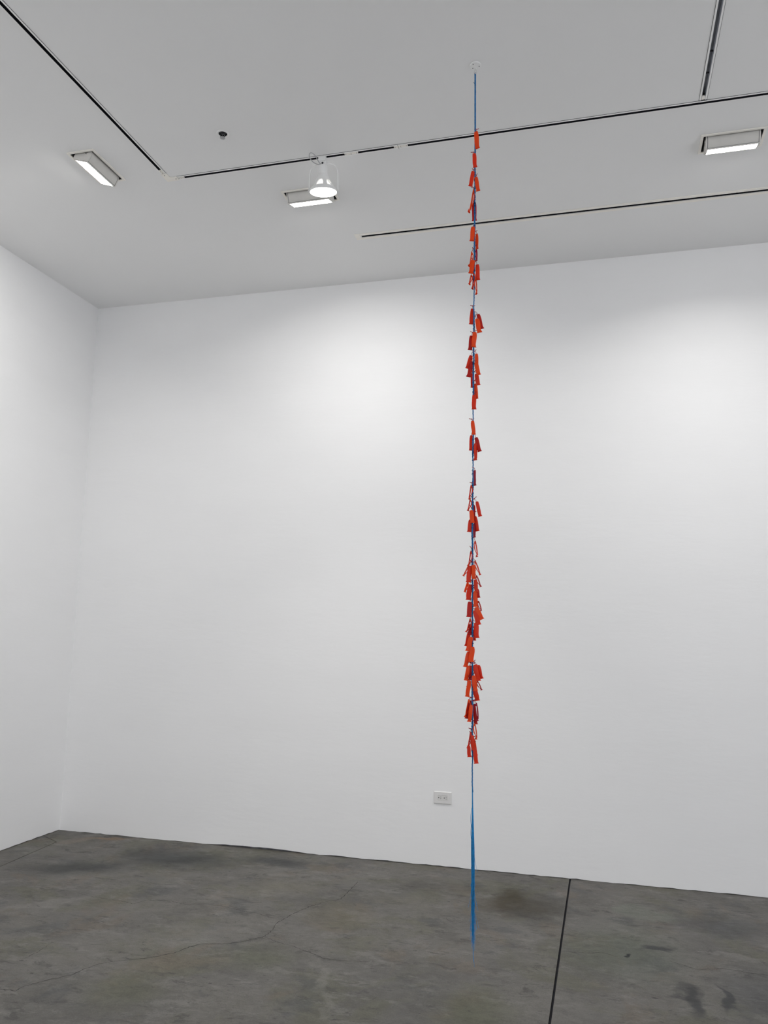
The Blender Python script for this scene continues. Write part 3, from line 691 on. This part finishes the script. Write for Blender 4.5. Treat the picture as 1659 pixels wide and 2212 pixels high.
for s in (-1,1):
    b_ = bmesh.new(); lathe(b_, [(0,.004),(.006,.004),(.007,.002),(.007,0),(0,0)], 14); o = obj('yoke_knob', b_, M_WMET, sp, True)
    o.matrix_local = Mz @ Matrix.Translation((s*.0845,0,LZ+.004)) @ Matrix.Rotation(s*math.pi/2,4,'Y')
Mh = Mz @ Matrix.Translation((0,0,LZ)) @ Matrix.Rotation(TILT,4,'X')  # head frame: lens ring at origin, axis +Z up to the socket
def head(name, bm, m, smooth=True, label=None):
    bmesh.ops.transform(bm, matrix=Mh, verts=bm.verts[:]); return obj(name, bm, m, sp, smooth, label)
b_ = bmesh.new(); lathe(b_, [(0,.144),(.018,.144),(.0245,.141),(.0255,.137),(.0255,.094),(.024,.094),(.0235,.136),(0,.136)], 36); head('lamp_holder', b_, M_WMET)
b_ = bmesh.new(); lathe(b_, [(.0255,.0945),(.029,.086),(.037,.069),(.0455,.052),(.0435,.052),(.035,.069),(.027,.086),(.0240,.0945)], 40, cap=False); head('skirt', b_, M_WMET)
for k in range(6):                                              # ribs between the solid skirt and the ring: vents in between
    b_ = bmesh.new(); a0 = k*math.pi/3-.12; q = []
    for (rad, z, h_) in ((.0450,.0525,.30),(.0560,.034,.17),(.0650,.0165,.20)):
        for s in (-1,0,1): q.append((rad*math.cos(a0+s*h_), rad*math.sin(a0+s*h_), z))
    vv = [b_.verts.new(p) for p in q]; wv = [b_.verts.new((p[0]*.955,p[1]*.955,p[2]-.001)) for p in q]
    for A_ in (vv, wv):
        for i in (0,3):
            for j in (0,1): b_.faces.new((A_[i+j],A_[i+j+1],A_[i+j+4],A_[i+j+3]))
    for i0,i1 in ((0,3),(3,6),(2,5),(5,8),(0,1),(1,2),(6,7),(7,8)): b_.faces.new((vv[i0],vv[i1],wv[i1],wv[i0]))
    head('skirt_rib', b_, M_WMET)
b_ = bmesh.new(); lathe(b_, [(.062,.0175),(.066,.0165),(.0725,.012),(.0765,.004),(.0770,-.0065),(.0752,-.0075),(.0742,.003),(.070,.010),(.062,.0145)], 48, cap=False)
head('lens_ring', b_, M_WMET)
b_ = bmesh.new(); lathe(b_, [(0,.074),(.014,.072),(.020,.064),(.034,.044),(.050,.022),(.058,.010),(.0735,.003),(.0735,-.004),(.060,-.003)], 40, cap=False); head('reflector_lamp', b_, M_REFL, True, 'glass reflector glowing through the vents')
b_ = bmesh.new(); lathe(b_, [(.0745,-.0045),(.073,-.0085),(.052,-.0135),(.026,-.016),(0,-.0165)], 40, cap=False); head('lens', b_, M_BULB, True, 'bright round front glass')
b_ = bmesh.new(); c0 = Vector((-.010,-.012,-.040))
loop = [(.002,-.010,-.050),(-.008,-.022,-.057),(-.022,-.034,-.060),(-.038,-.046,-.054),(-.050,-.058,-.042),(-.0545,-.070,-.030),(-.050,-.080,-.022),(-.040,-.084,-.019),(-.030,-.078,-.021),(-.022,-.064,-.027),(-.017,-.048,-.035),(-.012,-.030,-.045),(-.004,-.018,-.054),(.004,-.010,-.060)]
def cat(P, m=6):
    P = [Vector(p) for p in P]; out = []
    for i in range(len(P)-1):
        p0,p1,p2,p3 = P[max(i-1,0)],P[i],P[i+1],P[min(i+2,len(P)-1)]
        for k in range(m):
            t = k/m; out.append(.5*((2*p1)+(p2-p0)*t+(2*p0-5*p1+4*p2-p3)*t*t+(3*p1-p0-3*p2+p3)*t**3))
    return out+[P[-1]]
tube(b_, cat(loop), .0025, 8); obj('cable', b_, M_CABLE, sp, True, label='looped pale grey cable')
ld = bpy.data.lights.new('spot_lamp','SPOT'); ld.energy = SPOT_W*6; ld.spot_size = math.radians(75); ld.spot_blend = .9; ld.shadow_soft_size = .06; ld.color = (1,.975,.94)
lo_ = link(bpy.data.objects.new('spot_lamp', ld), sp); lo_.matrix_local = Mh @ Matrix.Translation((0,0,-.085))

# ------------------------------------------------------------------ sprinkler
sk = thing('sprinkler_head', 'small black sprinkler head in a round white collar on the ceiling', 'sprinkler', (*SPR,H), .35)
b_ = bmesh.new(); lathe(b_, [(.0235,.0005),(.0235,-.003),(.027,-.0045),(.033,-.0035),(.0352,-.001),(.0352,-.0003)], 40, cap=False)
obj('escutcheon', b_, M_WMET, sk, True)
b_ = bmesh.new(); lathe(b_, [(.0234,-.001),(.0225,.03),(0,.03)], 32, cap=False); obj('recess_cup', b_, M_DARK, sk, True)
b_ = bmesh.new(); lathe(b_, [(0,.029),(.012,.029),(.0125,.012),(.017,.010),(.017,.003),(.010,-.002),(.006,-.004),(0,-.004)], 20); bd = obj('sprinkler_body', b_, M_BLACK, sk, True)
for s in (-1,1):
    b_ = bmesh.new(); tube(b_, [(s*.010,0,.002),(s*.0125,0,-.008),(s*.010,0,-.018),(s*.003,0,-.025)], [.0026,.0022,.0022,.0024], 8); obj('frame_arm', b_, M_BLACK, sk, True)
b_ = bmesh.new(); lathe(b_, [(0,-.004),(.0022,-.004),(.0018,-.022),(0,-.022)], 10); obj('glass_bulb', b_, M_SCREW, sk, True)
b_ = bmesh.new(); lathe(b_, [(0,-.024),(.004,-.024),(.0045,-.027),(.0025,-.029),(0,-.029)], 14)
for k in range(12):
    a = k*math.pi/6; ca, sa = math.cos(a), math.sin(a); q = []
    for rad, hw in ((.0035,.0013),(.0135,.0024)):
        for s in (-1,1): q.append((rad*ca-s*hw*sa, rad*sa+s*hw*ca))
    lo2 = [b_.verts.new((x,y,-.0275)) for x,y in q]; hi2 = [b_.verts.new((x,y,-.0265)) for x,y in q]
    for A_ in (lo2,hi2): b_.faces.new((A_[0],A_[1],A_[3],A_[2]))
    for i0,i1 in ((0,1),(1,3),(3,2),(2,0)): b_.faces.new((lo2[i0],lo2[i1],hi2[i1],hi2[i0]))
obj('deflector', b_, M_CABLE, sk)

# ------------------------------------------------------------------ wall outlet
ot = thing('wall_outlet', 'white double power outlet mounted sideways low on the back wall', 'outlet', (2.992,0,.4455))
def hole_plate(bm, W, Hh, w_, h_, y0, y1, ch):
    """plate W x Hh with a window w_ x h_, chamfered rim, front at y1 (towards the room)"""
    def rect(a,b,y): return [bm.verts.new((sx*a,y,sz*b)) for sx,sz in ((-1,-1),(1,-1),(1,1),(-1,1))]
    A = rect(W,Hh,y0); B = rect(W,Hh,y0+(y1-y0)*.35); C = rect(W-ch,Hh-ch,y1); D_ = rect(w_,h_,y1); E_ = rect(w_,h_,y0)
    for P,Q in ((A,B),(B,C),(C,D_),(D_,E_)):
        for k in range(4): bm.faces.new((P[k],P[(k+1)%4],Q[(k+1)%4],Q[k]))
b_ = bmesh.new(); hole_plate(b_, .0610,.0400,.0335,.0165,0,-.0066,.0035); obj('cover_plate', b_, M_OUT, ot)
b_ = bmesh.new(); box(b_, -.0328,.0328,-.0055,.004,-.0158,.0158,.0008); rc = obj('receptacle', b_, M_OUT2, ot, label='duplex receptacle with two sockets')
for cx in (-.0190,.0190):
    b_ = bmesh.new(); box(b_, cx+.0005,cx+.0085,-.0059,-.003,.0042,.0066); obj('slot', b_, M_BLACK, rc)
    b_ = bmesh.new(); box(b_, cx+.0005,cx+.0085,-.0059,-.003,-.0066,-.0042); obj('slot', b_, M_BLACK, rc)
    b_ = bmesh.new(); lathe(b_, [(0,0),(.0033,0),(.0033,.003),(0,.003)], 14); o = obj('ground_hole', b_, M_BLACK, rc); o.rotation_euler = (math.pi/2,0,0); o.location = (cx-.0085,-.0029,0)
for s in (-1,1):
    b_ = bmesh.new(); lathe(b_, [(0,.0012),(.0022,.0010),(.0028,0),(0,0)], 12); o = obj('screw', b_, M_OUT2, ot, True); o.rotation_euler = (math.pi/2,0,0); o.location = (s*.0475,-.0064,0)
